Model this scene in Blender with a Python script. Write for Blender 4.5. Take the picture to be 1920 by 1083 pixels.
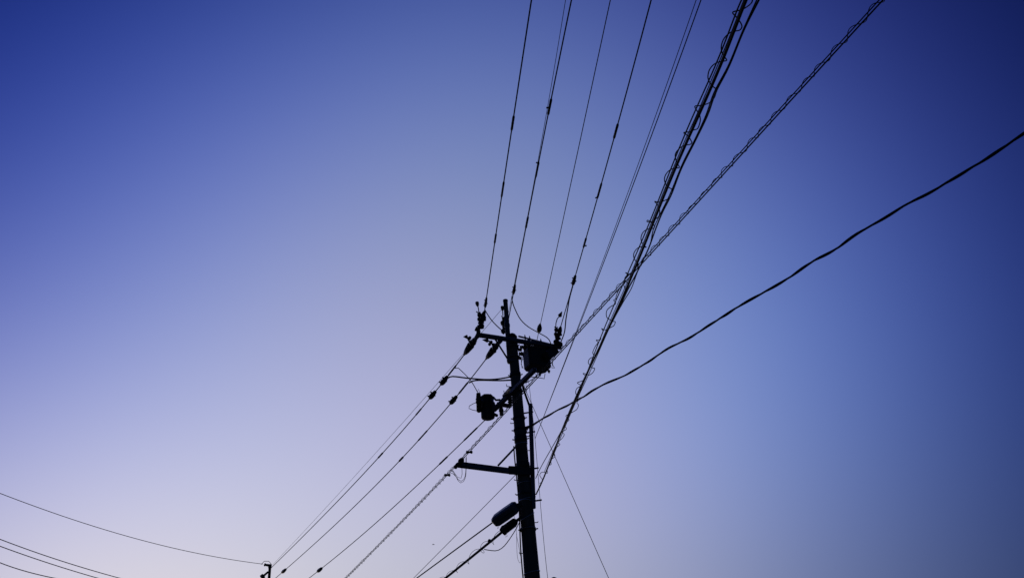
import bpy, math, random
import numpy as np
from mathutils import Vector, Matrix

random.seed(7)
for o in list(bpy.data.objects):
    bpy.data.objects.remove(o)
scene = bpy.context.scene
COL = scene.collection

# ------------------------------------------------------------------ camera
W, H, FPX = 1920.0, 1083.0, 1386.0
PITCH, ROLL, EYE = math.radians(36), math.radians(5), 1.6
_f = np.array([0, math.cos(PITCH), math.sin(PITCH)])
_u0 = np.array([0, -math.sin(PITCH), math.cos(PITCH)])
_r0 = np.array([1.0, 0, 0])
CR = _r0 * math.cos(ROLL) - _u0 * math.sin(ROLL)
CU = _u0 * math.cos(ROLL) + _r0 * math.sin(ROLL)
CF = _f
CAMP = np.array([0, 0, EYE])
cam = bpy.data.cameras.new('camera')
camo = bpy.data.objects.new('camera', cam)
COL.objects.link(camo)
cam.sensor_width = 36
cam.lens = 36 * FPX / W
cam.clip_start = 0.05
cam.clip_end = 5000
camo.matrix_world = Matrix([(CR[0], CU[0], -CF[0], 0), (CR[1], CU[1], -CF[1], 0), (CR[2], CU[2], -CF[2], EYE), (0, 0, 0, 1)])
scene.camera = camo
scene.view_settings.view_transform = 'Standard'
scene.view_settings.look = 'None'
scene.view_settings.exposure = 0
scene.view_settings.gamma = 1

# ------------------------------------------------------------------ dusk sky
SUN_EL, SUN_AZ = math.radians(1.0), math.radians(-25.0)
world = bpy.data.worlds.new('World')
scene.world = world
world.use_nodes = True
nt = world.node_tree
nt.nodes.clear()
out = nt.nodes.new('ShaderNodeOutputWorld')
bg = nt.nodes.new('ShaderNodeBackground')
bg.inputs[1].default_value = 0.05
sky = nt.nodes.new('ShaderNodeTexSky')
sky.sky_type = 'NISHITA'
sky.sun_disc = False
sky.sun_elevation = SUN_EL
sky.sun_rotation = SUN_AZ
sky.ozone_density = 6
sky.air_density = 1
sky.dust_density = 0.5
nt.links.new(sky.outputs[0], bg.inputs[0])
# afterglow patches, violet low in the west, blue above; lens vignette painted in too
GLOW_AND_VIGNETTE = [
    ((-0.671, 0.485, 0.562), 22, (0.0000, 0.0000, 0.0186)),
    ((-0.687, 0.576, 0.442), 22, (0.0000, 0.0000, 0.0240)),
    ((-0.688, 0.654, 0.314), 22, (0.0000, 0.0000, 0.0833)),
    ((-0.675, 0.714, 0.187), 22, (0.0000, 0.0258, 0.1010)),
    ((-0.652, 0.756, 0.067), 22, (0.2005, 0.1603, 0.0534)),
    ((-0.560, 0.554, 0.616), 22, (0.0000, 0.0000, 0.0511)),
    ((-0.579, 0.657, 0.483), 22, (0.0000, 0.0000, 0.0104)),
    ((-0.581, 0.741, 0.338), 22, (0.0000, 0.0000, 0.0917)),
    ((-0.568, 0.800, 0.194), 22, (0.0781, 0.1169, 0.1058)),
    ((-0.545, 0.836, 0.061), 22, (0.2239, 0.1539, 0.0348)),
    ((-0.375, 0.493, 0.785), 22, (0.0000, 0.0000, 0.0150)),
    ((-0.407, 0.624, 0.667), 22, (0.0000, 0.0000, 0.1222)),
    ((-0.427, 0.740, 0.520), 22, (0.0000, 0.0503, 0.0442)),
    ((-0.432, 0.828, 0.358), 22, (0.0846, 0.0644, 0.1125)),
    ((-0.423, 0.884, 0.198), 22, (0.1394, 0.1156, 0.0871)),
    ((-0.405, 0.913, 0.053), 22, (0.1139, 0.0644, 0.0043)),
    ((-0.182, 0.538, 0.823), 22, (0.0000, 0.0000, 0.0577)),
    ((-0.209, 0.682, 0.701), 22, (0.0000, 0.0343, 0.1207)),
    ((-0.229, 0.808, 0.543), 22, (0.1617, 0.1188, 0.0671)),
    ((-0.239, 0.899, 0.368), 22, (0.0000, 0.0454, 0.1631)),
    ((-0.240, 0.951, 0.196), 22, (0.0558, 0.0875, 0.0871)),
    ((-0.235, 0.971, 0.043), 22, (0.0294, 0.0253, 0.0000)),
    ((0.036, 0.562, 0.826), 22, (0.0000, 0.0083, 0.1213)),
    ((0.020, 0.712, 0.702), 22, (0.0825, 0.1077, 0.0672)),
    ((-0.015, 0.933, 0.360), 22, (0.1091, 0.0400, 0.1301)),
    ((-0.031, 0.982, 0.185), 22, (0.1597, 0.1497, 0.0762)),
    ((-0.043, 0.999, 0.029), 22, (0.0201, 0.0388, 0.0000)),
    ((0.253, 0.559, 0.790), 22, (0.0000, 0.0000, 0.0430)),
    ((0.248, 0.703, 0.666), 22, (0.0000, 0.0000, 0.1045)),
    ((0.232, 0.829, 0.509), 22, (0.0670, 0.1060, 0.1183)),
    ((0.208, 0.919, 0.335), 22, (0.0287, 0.0951, 0.2143)),
    ((0.179, 0.970, 0.165), 22, (0.0487, 0.0270, 0.0252)),
    ((0.439, 0.532, 0.724), 22, (0.0000, 0.0000, 0.0041)),
    ((0.441, 0.664, 0.604), 22, (0.0000, 0.0000, 0.0091)),
    ((0.429, 0.780, 0.457), 22, (0.0000, 0.0000, 0.1190)),
    ((0.401, 0.866, 0.297), 22, (0.0000, 0.0000, 0.0101)),
    ((0.323, 0.946, 0.002), 22, (0.0134, 0.0052, 0.0000)),
    ((0.566, 0.376, 0.734), 22, (0.0000, 0.0000, 0.0029)),
]
tc = nt.nodes.new('ShaderNodeTexCoord')
acc = None
for d, k, c in GLOW_AND_VIGNETTE:
    dot = nt.nodes.new('ShaderNodeVectorMath'); dot.operation = 'DOT_PRODUCT'
    dv = Vector(d).normalized()
    dot.inputs[1].default_value = dv
    nt.links.new(tc.outputs['Generated'], dot.inputs[0])
    ma = nt.nodes.new('ShaderNodeMath'); ma.operation = 'MULTIPLY_ADD'
    ma.inputs[1].default_value = k; ma.inputs[2].default_value = -k
    nt.links.new(dot.outputs['Value'], ma.inputs[0])
    ex = nt.nodes.new('ShaderNodeMath'); ex.operation = 'EXPONENT'
    nt.links.new(ma.outputs[0], ex.inputs[0])
    sc = nt.nodes.new('ShaderNodeVectorMath'); sc.operation = 'SCALE'
    sc.inputs[0].default_value = c
    nt.links.new(ex.outputs[0], sc.inputs['Scale'])
    if acc is None:
        acc = sc.outputs[0]
    else:
        ad = nt.nodes.new('ShaderNodeVectorMath'); ad.operation = 'ADD'
        nt.links.new(acc, ad.inputs[0]); nt.links.new(sc.outputs[0], ad.inputs[1])
        acc = ad.outputs[0]
ad = nt.nodes.new('ShaderNodeVectorMath'); ad.operation = 'ADD'
ad.inputs[1].default_value = (0.0000, 0.0000, 0.0000)
nt.links.new(acc, ad.inputs[0])
bg2 = nt.nodes.new('ShaderNodeBackground')
nt.links.new(ad.outputs[0], bg2.inputs[0])
bg2.inputs[1].default_value = 1.0
adds = nt.nodes.new('ShaderNodeAddShader')
nt.links.new(bg.outputs[0], adds.inputs[0]); nt.links.new(bg2.outputs[0], adds.inputs[1])
nt.links.new(adds.outputs[0], out.inputs[0])

sun = bpy.data.lights.new('sun', 'SUN')
sun.energy = 0.08
sun.angle = math.radians(3)
sun.color = (1.0, 0.82, 0.7)
suno = bpy.data.objects.new('sun', sun)
COL.objects.link(suno)
sd = Vector((math.sin(SUN_AZ) * math.cos(SUN_EL), math.cos(SUN_AZ) * math.cos(SUN_EL), math.sin(SUN_EL)))
suno.rotation_euler = sd.to_track_quat('Z', 'Y').to_euler()
suno.location = (-20, 40, 20)

# ------------------------------------------------------------------ materials
def mat(name, c1, c2, scale=8.0, rough=0.7, metal=0.0, bump=0.0, stretch=(1, 1, 1)):
    m = bpy.data.materials.new(name)
    m.use_nodes = True
    t = m.node_tree
    b = t.nodes['Principled BSDF']
    b.inputs['Roughness'].default_value = rough
    b.inputs['Metallic'].default_value = metal
    co = t.nodes.new('ShaderNodeTexCoord')
    mp = t.nodes.new('ShaderNodeMapping')
    mp.inputs['Scale'].default_value = stretch
    t.links.new(co.outputs['Object'], mp.inputs[0])
    n = t.nodes.new('ShaderNodeTexNoise')
    n.inputs['Scale'].default_value = scale
    n.inputs['Detail'].default_value = 6
    t.links.new(mp.outputs[0], n.inputs[0])
    r = t.nodes.new('ShaderNodeValToRGB')
    r.color_ramp.elements[0].position = 0.35
    r.color_ramp.elements[1].position = 0.7
    r.color_ramp.elements[0].color = (*c1, 1)
    r.color_ramp.elements[1].color = (*c2, 1)
    t.links.new(n.outputs[0], r.inputs[0])
    t.links.new(r.outputs[0], b.inputs['Base Color'])
    if bump:
        bp = t.nodes.new('ShaderNodeBump')
        bp.inputs['Strength'].default_value = bump
        bp.inputs['Distance'].default_value = 0.01
        t.links.new(n.outputs[0], bp.inputs['Height'])
        t.links.new(bp.outputs[0], b.inputs['Normal'])
    return m

M_CONC = mat('weathered_concrete', (0.15, 0.125, 0.10), (0.26, 0.22, 0.175), 7, 0.9, 0, 0.4, (1, 1, 0.25))
M_STEEL = mat('galvanised_steel', (0.16, 0.165, 0.17), (0.28, 0.285, 0.29), 14, 0.6, 0.3, 0.1)
M_CABLE = mat('black_insulation', (0.012, 0.012, 0.013), (0.022, 0.022, 0.024), 20, 0.65)
M_WIRE = mat('bare_wire', (0.05, 0.05, 0.052), (0.1, 0.1, 0.1), 20, 0.6, 0.3)
M_PORC = mat('brown_porcelain', (0.05, 0.035, 0.03), (0.09, 0.06, 0.05), 10, 0.35)
M_GREY = mat('grey_paint', (0.10, 0.105, 0.11), (0.16, 0.165, 0.17), 6, 0.5, 0, 0.1)
M_DARK = mat('dark_painted_metal', (0.04, 0.042, 0.045), (0.075, 0.078, 0.08), 6, 0.55, 0, 0.1)
M_TIE = mat('pale_tie_wire', (0.8, 0.78, 0.74), (0.9, 0.88, 0.84), 20, 0.3, 1.0)
M_COVER = mat('blue_grey_plastic', (0.13, 0.15, 0.19), (0.17, 0.19, 0.24), 5, 0.4, 0, 0.05)
M_GROUND = mat('dry_earth', (0.05, 0.045, 0.035), (0.1, 0.09, 0.07), 0.6, 0.95)
M_BIRD = mat('dark_feathers', (0.03, 0.03, 0.03), (0.07, 0.065, 0.06), 30, 0.8)

# ------------------------------------------------------------------ geometry helpers
def ray(px, py):
    return CF + CR * (px - W / 2) / FPX + CU * (H / 2 - py) / FPX
def at_depth(px, py, d):
    return CAMP + ray(px, py) * d
def at_height(px, py, z):
    r = ray(px, py)
    return CAMP + r * ((z - EYE) / r[2])
def at_dist(px, py, dist):                       # horizontal distance from the viewer
    r = ray(px, py)
    return CAMP + r * (dist / math.hypot(r[0], r[1]))
def in_plane(px, py, a, b):                      # in the vertical plane a wire hangs in
    r = ray(px, py)
    n = np.array([b[1] - a[1], -(b[0] - a[0]), 0.0])
    return CAMP + r * (np.dot(a - CAMP, n) / np.dot(r, n))
def depth_of(p):
    return float(np.dot(np.asarray(p) - CAMP, CF))
def unit(v):
    v = np.asarray(v, float)
    return v / np.linalg.norm(v)
def frame(d):
    d = unit(d)
    h = np.array([0, 0, 1.0]) if abs(d[2]) < 0.9 else np.array([1.0, 0, 0])
    a = unit(np.cross(h, d))
    return d, a, np.cross(d, a)

class MB:
    def __init__(self):
        self.v, self.f, self.smooth = [], [], []
    def add(self, vs, fs, smooth=True):
        b = len(self.v)
        self.v += [np.asarray(q, float) for q in vs]
        self.f += [[b + i for i in q] for q in fs]
        self.smooth += [smooth] * len(fs)
        return self
    def tube(self, pts, r, n=8, closed=False):
        pts = [np.asarray(p, float) for p in pts]
        m = len(pts)
        rs = [r] * m if np.isscalar(r) else list(r)
        vs, fs = [], []
        pa = None
        for i, p in enumerate(pts):
            if closed:
                t = pts[(i + 1) % m] - pts[i - 1]
            else:
                t = pts[min(i + 1, m - 1)] - pts[max(i - 1, 0)]
            if np.linalg.norm(t) < 1e-9:
                t = np.array([0, 0, 1.0])
            t = unit(t)
            if pa is None:
                _, pa, _ = frame(t)
            pa = pa - t * np.dot(pa, t)
            pa = unit(pa) if np.linalg.norm(pa) > 1e-6 else frame(t)[1]
            pb = np.cross(t, pa)
            for k in range(n):
                a = 2 * math.pi * k / n
                vs.append(p + (pa * math.cos(a) + pb * math.sin(a)) * rs[i])
        for i in range(m if closed else m - 1):
            j = (i + 1) % m
            for k in range(n):
                k2 = (k + 1) % n
                fs.append([i * n + k, i * n + k2, j * n + k2, j * n + k])
        if not closed:
            fs.append(list(range(n))[::-1])
            fs.append([(m - 1) * n + k for k in range(n)])
        return self.add(vs, fs)
    def lathe(self, p0, p1, prof, n=14):          # prof: (fraction along p0-p1, radius)
        p0, p1 = np.asarray(p0, float), np.asarray(p1, float)
        d, a, b = frame(p1 - p0)
        vs, fs = [], []
        for t, r in prof:
            c = p0 + (p1 - p0) * t
            for k in range(n):
                an = 2 * math.pi * k / n
                vs.append(c + (a * math.cos(an) + b * math.sin(an)) * max(r, 1e-4))
        m = len(prof)
        for i in range(m - 1):
            for k in range(n):
                k2 = (k + 1) % n
                fs.append([i * n + k, i * n + k2, (i + 1) * n + k2, (i + 1) * n + k])
        fs.append(list(range(n))[::-1]); fs.append([(m - 1) * n + k for k in range(n)])
        return self.add(vs, fs)
    def ball(self, c, r, n=10):
        c = np.asarray(c, float)
        prof = [((1 - math.cos(math.pi * i / 8)) / 2, r * math.sin(math.pi * i / 8)) for i in range(9)]
        return self.lathe(c - np.array([0, 0, r]), c + np.array([0, 0, r]), prof, n)
    def beam(self, p0, p1, w, h, up=(0, 0, 1), ch=0.12):  # bevelled rectangular bar
        p0, p1 = np.asarray(p0, float), np.asarray(p1, float)
        d = unit(p1 - p0)
        s = unit(np.cross(d, np.asarray(up, float)))
        u = np.cross(s, d)
        c = min(w, h) * ch
        sec = [(-w / 2 + c, -h / 2), (w / 2 - c, -h / 2), (w / 2, -h / 2 + c), (w / 2, h / 2 - c),
               (w / 2 - c, h / 2), (-w / 2 + c, h / 2), (-w / 2, h / 2 - c), (-w / 2, -h / 2 + c)]
        ins = [(x * (1 - 2 * c / w), y * (1 - 2 * c / h)) for x, y in sec]
        rings = [(p0, ins), (p0 + d * c, sec), (p1 - d * c, sec), (p1, ins)]
        vs, fs = [], []
        for p, ss in rings:
            vs += [p + s * x + u * y for x, y in ss]
        for i in range(3):
            for k in range(8):
                k2 = (k + 1) % 8
                fs.append([i * 8 + k, i * 8 + k2, (i + 1) * 8 + k2, (i + 1) * 8 + k])
        fs.append(list(range(8))[::-1]); fs.append([24 + k for k in range(8)])
        return self.add(vs, fs, False)
    def prism(self, bottom, up):                  # polygon pushed along a vector
        up = np.asarray(up, float)
        m = len(bottom)
        vs = [np.asarray(q, float) for q in bottom] + [np.asarray(q, float) + up for q in bottom]
        fs = [list(range(m))[::-1], [m + i for i in range(m)]]
        fs += [[i, (i + 1) % m, m + (i + 1) % m, m + i] for i in range(m)]
        return self.add(vs, fs, False)
    def build(self, name, material, parent=None, origin=None):
        me = bpy.data.meshes.new(name)
        if parent is not None:
            origin = np.array(parent.get('_base', (0, 0, 0)))
        elif origin is None:
            origin = self.v[0]
        me.from_pydata([tuple(q - origin) for q in self.v], [], self.f)
        me.update()
        for p, s in zip(me.polygons, self.smooth):
            p.use_smooth = s
        import bmesh
        bm = bmesh.new(); bm.from_mesh(me)
        bmesh.ops.recalc_face_normals(bm, faces=bm.faces)
        bm.to_mesh(me); bm.free()
        me.materials.append(material)
        o = bpy.data.objects.new(name, me)
        COL.objects.link(o)
        if parent is not None:
            o.parent = parent
        else:
            o.location = tuple(origin)
        o['_base'] = [float(q) for q in origin]
        return o

def tag(o, label, cat, group=None, kind=None):
    if label: o['label'] = label
    if cat: o['category'] = cat
    if group: o['group'] = group
    if kind: o['kind'] = kind
    return o
def thing(name, base, label, cat, group=None):
    o = bpy.data.objects.new(name, None)
    COL.objects.link(o)
    o.location = tuple(float(q) for q in base)
    o['_base'] = [float(q) for q in base]
    o.empty_display_size = 0.2
    return tag(o, label, cat, group)

def smooth_px(pts, deg=None, step=9.0):
    pts = np.array(pts, float)
    s = np.concatenate([[0], np.cumsum(np.hypot(*np.diff(pts, axis=0).T))])
    n = max(3, int(s[-1] / step))
    q = np.linspace(0, s[-1], n)
    if deg:
        deg = min(deg, len(pts) - 1)
        wt = np.ones(len(s)); wt[0] = wt[-1] = 6
        return np.stack([np.polyval(np.polyfit(s, pts[:, i], deg, w=wt), q) for i in (0, 1)], 1)
    P = np.vstack([2 * pts[0] - pts[1], pts, 2 * pts[-1] - pts[-2]])
    outp = []
    for v in q:
        i = min(np.searchsorted(s, v, 'right') - 1, len(s) - 2)
        t = (v - s[i]) / (s[i + 1] - s[i])
        a, b, c, d = P[i], P[i + 1], P[i + 2], P[i + 3]
        outp.append(0.5 * (2 * b + (c - a) * t + (2 * a - 5 * b + 4 * c - d) * t * t + (3 * b - a - 3 * c + d) * t ** 3))
    return np.array(outp)
def span_h(px, z0, z1, deg=2, step=9.0):          # hangs at about a known height
    q = smooth_px(px, deg, step)
    a = at_height(*q[0], z0); b = at_height(*q[-1], z1)
    L = math.hypot(*(b - a)[:2])
    P = []
    for p in q:
        w = at_height(*p, (z0 + z1) / 2)
        for _ in range(3):
            t = math.hypot(*(w - a)[:2]) / L
            w = at_height(*p, z0 + (z1 - z0) * t)
        P.append(w)
    return P
def span_v(px, a, b, deg=2, step=9.0):            # hangs in the vertical plane through a and b
    return [in_plane(*p, a, b) for p in smooth_px(px, deg, step)]
def span_d(px, d0, d1, deg=None, step=6.0):       # short lead between two known depths
    q = smooth_px(px, deg, step)
    return [at_depth(*p, d0 + (d1 - d0) * i / (len(q) - 1)) for i, p in enumerate(q)]
def extend(P, length, n=14, sag=0.0, end=True):
    if end:
        d = unit(P[-1] - P[-3])
        return P + [P[-1] + d * length * i / n + np.array([0, 0, sag * (i / n) ** 2]) for i in range(1, n + 1)]
    d = unit(P[0] - P[2])
    return [P[0] + d * length * i / n + np.array([0, 0, sag * (i / n) ** 2]) for i in range(n, 0, -1)] + P
def wire(name, P, dia, material, label, cat='cable', group=None, n=8):
    o = MB().tube(P, dia / 2, n).build(name, material, origin=P[0])
    return tag(o, label, cat, group)
def project(p):
    v = np.asarray(p) - CAMP
    z = np.dot(v, CF)
    return W / 2 + FPX * np.dot(v, CR) / z, H / 2 - FPX * np.dot(v, CU) / z
def near_index(P, py):
    ys = [abs(project(p)[1] - py) if depth_of(p) > 1 else 1e9 for p in P]
    return int(np.argmin(ys))
def point_y(P, py):                               # the point of a span level with a row
    ys = [project(p)[1] for p in P]
    for i in range(len(P) - 1):
        if depth_of(P[i]) < 1 or depth_of(P[i + 1]) < 1:
            continue
        if (ys[i] - py) * (ys[i + 1] - py) <= 0 and ys[i] != ys[i + 1]:
            t = (py - ys[i]) / (ys[i + 1] - ys[i])
            return P[i] + (P[i + 1] - P[i]) * t
    return P[near_index(P, py)]
SLEEVE = [(0, .25), (.03, .75), (.08, .85), (.11, .95), (.45, .88), (.5, .98), (.55, .88), (.89, .95), (.92, .85), (.97, .75), (1, .25)]
def sleeve(parent, P, y0, y1, r, spur=None, name='splice_sleeve', material=None):
    a, b = point_y(P, y0), point_y(P, y1)
    m = MB().lathe(a, b, [(t, r * .56 * k) for t, k in SLEEVE], 12)
    if spur:
        c = a + (b - a) * spur[0]
        m.tube([c, c + (CR * spur[1] + CU * spur[2])], r * 0.35, 6)
    return m.build(name, material or M_CABLE, parent)
def clamp(parent, P, y0, y1, r, name='wedge_clamp'):
    a, b = point_y(P, y0), point_y(P, y1)
    m = MB().lathe(a, b, [(0, .3 * r), (.08, .7 * r), (.3, .85 * r), (.55, r), (.6, 1.05 * r), (.8, .95 * r), (.93, .6 * r), (1, .3 * r)], 12)
    d, u, w = frame(b - a)
    for t, sg, ln in ((.3, 1, 1.35), (.62, -1, 1.5), (.8, 1, 1.3)):
        c = a + (b - a) * t
        m.tube([c, c + u * sg * r * ln + w * r * 0.4], r * 0.28, 6)
    return m.build(name, M_CABLE, parent)
def helix(P, r, pitch, dia, phase=0, off=(0, 0, 0), jit=0.0, seed=1, per=14):
    rng = random.Random(seed)
    P = [np.asarray(p) for p in P]
    s = np.concatenate([[0], np.cumsum([np.linalg.norm(P[i + 1] - P[i]) for i in range(len(P) - 1)])])
    A = np.array(P)
    turns = s[-1] / pitch
    n = int(turns * per)
    rj = [1 + jit * (rng.random() * 2 - 1) for _ in range(int(turns) + 4)]
    pj = [jit * pitch * 0.55 * (rng.random() * 2 - 1) for _ in range(int(turns) + 4)]
    outp = []
    for i in range(n + 1):
        t = i / per
        k = int(t); fr = t - k
        fr2 = fr * fr * (3 - 2 * fr)
        rr = r * (rj[k] * (1 - fr2) + rj[k + 1] * fr2)
        ss = min(max(t * pitch + pj[k] * (1 - fr2) + pj[k + 1] * fr2, 0), s[-1])
        c = np.array([np.interp(ss, s, A[:, j]) for j in range(3)])
        j = min(np.searchsorted(s, ss), len(P) - 2)
        d = unit(A[j + 1] - A[j - 1] if j > 0 else A[1] - A[0])
        a = unit(np.cross(d, np.array([0, 0, 1.0])))
        b = np.cross(a, d)
        an = 2 * math.pi * t + phase
        outp.append(c + (a * math.cos(an) + b * math.sin(an)) * rr + np.asarray(off))
    return outp

# ------------------------------------------------------------------ ground
g = MB()
N = 24; S = 1500.0
gv = [(-S + 2 * S * i / N, -S + 2 * S * j / N, 0.0) for j in range(N + 1) for i in range(N + 1)]
gf = [[j * (N + 1) + i, j * (N + 1) + i + 1, (j + 1) * (N + 1) + i + 1, (j + 1) * (N + 1) + i] for j in range(N) for i in range(N)]
g.add(gv, gf)
o = g.build('ground', M_GROUND, origin=np.zeros(3))
o['kind'] = 'structure'

# ------------------------------------------------------------------ main pole
PX, PY = -0.0876, 13.61
POLE = np.array([PX, PY, 0.0])
PD = math.hypot(PX, PY)
TOPZ = 10.2
def pole_r(z):
    return 0.096 + (TOPZ - z) * 0.0088
def pole_z(py):                                   # height on the pole axis at an image row
    lo, hi = 0.0, 14.0
    for _ in range(40):
        m = (lo + hi) / 2
        if project((PX, PY, m))[1] > py: lo = m
        else: hi = m
    return lo
TO_CAM = unit(np.array([-PX, -PY, 0]))
TO_RIGHT = np.array([-TO_CAM[1], TO_CAM[0], 0])

pole = thing('utility_pole', POLE, 'tall dark concrete utility pole in the centre carrying crossarms, transformer and many cables', 'utility pole')
prof = [(0, pole_r(0))] + [(i / 20, pole_r(TOPZ * i / 20)) for i in range(1, 20)] + [(0.994, pole_r(TOPZ)), (1, pole_r(TOPZ) * .85)]
MB().lathe(POLE, POLE + np.array([0, 0, TOPZ]), prof, 32).build('shaft', M_CONC, pole)
MB().lathe(POLE + np.array([0, 0, TOPZ - .02]), POLE + np.array([0, 0, TOPZ + .1]),
           [(0, .108), (.2, .11), (.3, .1), (.6, .08), (.85, .045), (1, .01)], 20).build('pole_cap', M_DARK, pole)
# extension pipe strapped to the far-left side of the top
ezd = PD - 0.02
pt = at_dist(947.5, 562, ezd)
ex0 = np.array([pt[0] - .012, pt[1], 9.55])
ex1 = np.array([pt[0], pt[1], pt[2]])
pipe = MB().lathe(ex0, ex1, [(0, .052), (.55, .054), (.56, .062), (.6, .062), (.61, .052), (.97, .05), (.972, .056), (.995, .056), (1, .03)], 16).build('extension_pipe', M_STEEL, pole)
for z in (9.68, 9.95):
    MB().tube([POLE + np.array([0, 0, z]) + (pole_r(z) + .012) * np.array([math.cos(a), math.sin(a), 0]) for a in np.linspace(0, 2 * math.pi, 24, False)], .018, 6, True).build('pipe_strap', M_STEEL, pipe)
MB().tube([ex0 + np.array([.0, -.03, .3]), ex0 + np.array([.2, -.02, .33])], .03, 8).build('pipe_bracket', M_STEEL, pipe)

# crossarm: a square steel bar across the front of the pole
def level_bar(l, c, r, off):
    z = at_dist(*c, PD - off)[2]
    return at_height(*l, z), at_height(*r, z), z
AL, AR, AZ = level_bar((893, 627), (961, 637), (1052, 651), 0.185)
crossarm = MB().beam(AL, AR, .085, .085).build('crossarm', M_STEEL, pole)
adir = unit(AR - AL)
aback = unit(np.cross(np.array([0, 0, 1.0]), adir))
if np.dot(aback, TO_CAM) > 0: aback = -aback
tr0 = at_depth(972, 630, depth_of(AL + adir * 1.0) + .25); tr1 = at_depth(1034, 645.5, depth_of(AR) + .1)
tie = MB().tube([tr0, tr1], .02, 8)
tie_rod = tie.build('tie_rod', M_STEEL, pole)
for t in (.2, .34, .68):
    c = tr0 + (tr1 - tr0) * t
    MB().lathe(c - np.array([0, 0, .05]), c + np.array([0, 0, .075]), [(0, .012), (.35, .012), (.36, .022), (.62, .022), (.63, .012), (1, .012)], 8).build('tie_bolt', M_STEEL, tie_rod)
bz = pole_z(676)
b0 = AL + adir * np.dot(at_height(926, 637, AZ - .03) - AL, adir) + np.array([0, 0, -.03])
b1 = at_depth(954, 676, depth_of((PX, PY, bz)) - .08)
brace = MB().beam(b0, b1, .03, .03).build('crossarm_brace', M_STEEL, pole)
MB().beam(b1 + np.array([-.04, 0, 0]), b1 + np.array([.12, -.02, 0]), .05, .07).build('brace_bracket', M_STEEL, brace)
def band(z, dr, h, name, material, ribs=False):
    r = pole_r(z)
    m = MB().lathe(POLE + np.array([0, 0, z - h / 2]), POLE + np.array([0, 0, z + h / 2]), [(0, r - .01), (.02, r + dr), (.98, r + dr), (1, r - .01)], 28)
    for s in (-1, 1):
        c = POLE + np.array([0, 0, z]) + TO_RIGHT * s * (r + dr)
        m.tube([c, c + TO_RIGHT * s * .035 + TO_CAM * .02], .012, 6)
    return m.build(name, material, pole)
for y, h in ((648, .12), (703, .10), (734, .10), (784, .05), (806, .045), (823, .13), (874, .14), (926, .04), (992, .05)):
    band(pole_z(y), .012, h, 'pole_band', M_DARK)
for y, tilt in ((833, .02), (906, .012), (936, .03), (941, -.02), (968, .08), (991, .01), (1073, .03)):
    z = pole_z(y); r = pole_r(z) + .006
    pts = [POLE + np.array([0, 0, z]) + r * np.array([math.cos(a), math.sin(a), 0]) + np.array([0, 0, tilt * math.cos(a - .6)]) for a in np.linspace(0, 2 * math.pi, 30, False)]
    MB().tube(pts, .0075, 6, True).build('tie_wire', M_TIE, pole)
for y, s in ((792, -1), (845, 1), (898, -1), (933, 1), (925, -1), (980, 1), (1035, -1)):
    z = pole_z(y)
    c = POLE + np.array([0, 0, z]) + TO_RIGHT * s * pole_r(z) * .9
    MB().tube([c, c + TO_RIGHT * s * .07, c + TO_RIGHT * s * .075 + np.array([0, 0, .02])], .008, 6).build('step_bolt', M_STEEL, pole)
# lower arm with its brace
LL, LRr, LZ = level_bar((858, 870), (967, 883), (985, 886), 0.16)
lower_arm = MB().beam(LL, LRr, .085, .1).build('lower_arm', M_STEEL, pole)
MB().beam(LRr - adir * .34 + np.array([0, -.07, 0]), LRr + np.array([.16, -.05, 0]), .04, .16).build('arm_clamp', M_DARK, lower_arm)
lb0 = at_height(934, 872, LZ + .05); lb1 = at_depth(968, 836, depth_of((PX, PY, pole_z(838))) - .12)
MB().beam(lb0, lb1, .035, .035).build('lower_arm_brace', M_STEEL, pole)
# long bar that carries the transformer on the far side
BN, BF, BZ = level_bar((1003, 692), (970, 726), (926, 768), 0.25)
tbeam = MB().beam(BN, BF, .09, .09).build('transformer_beam', M_GREY, pole)
bdir = unit(BF - BN); bside = unit(np.cross(np.array([0, 0, 1.0]), bdir))
if bside[0] > 0: bside = -bside
bb0 = at_height(948, 736, BZ + .16); bb1 = at_height(985, 697, BZ + .12)
MB().beam(at_depth(944, 742, depth_of(BF) - .3), at_depth(957, 727, depth_of(BF) - 1.2), .05, .05).build('beam_stay', M_STEEL, tbeam)
for px_, py_ in ((945, 736), (950, 724)):
    c = at_depth(px_, py_, depth_of(BF) - .7)
    MB().tube([c + np.array([.12, 0, -.02]), c, c + np.array([0, 0, .05])], .009, 6).build('beam_bolt', M_STEEL, tbeam)
# cable riser cover on the right side
cz0, cz1 = pole_z(953), pole_z(757)
ca = at_dist(1000.5, 953, PD - .05); cb = at_dist(994.5, 756, PD - .05)
cover = MB().beam(ca, cb, .085, .07, up=-TO_CAM, ch=.25).build('riser_cover', M_COVER, pole)
for y in (775, 812, 880, 940):
    z = pole_z(y)
    c = POLE + np.array([0, 0, z])
    MB().beam(c + TO_RIGHT * .1, c + TO_RIGHT * .3 - TO_CAM * 0 + TO_CAM * .03, .012, .03).build('cover_strap', M_STEEL, cover)
riser = span_d([(979, 716), (981, 727), (985, 739), (990, 753), (994, 764)], depth_of((PX, PY, pole_z(718))) - .12, depth_of(cb))
MB().tube(riser, .022, 8).build('riser_cable', M_CABLE, pole)
dn = [POLE + np.array([0, 0, z]) - TO_RIGHT * (pole_r(z) + .018) + TO_CAM * .03 + TO_RIGHT * .012 * math.sin(z * 3.1) for z in np.linspace(pole_z(836), .05, 40)]
MB().tube(dn, .014, 6).build('ground_lead', M_CABLE, pole)

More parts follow.
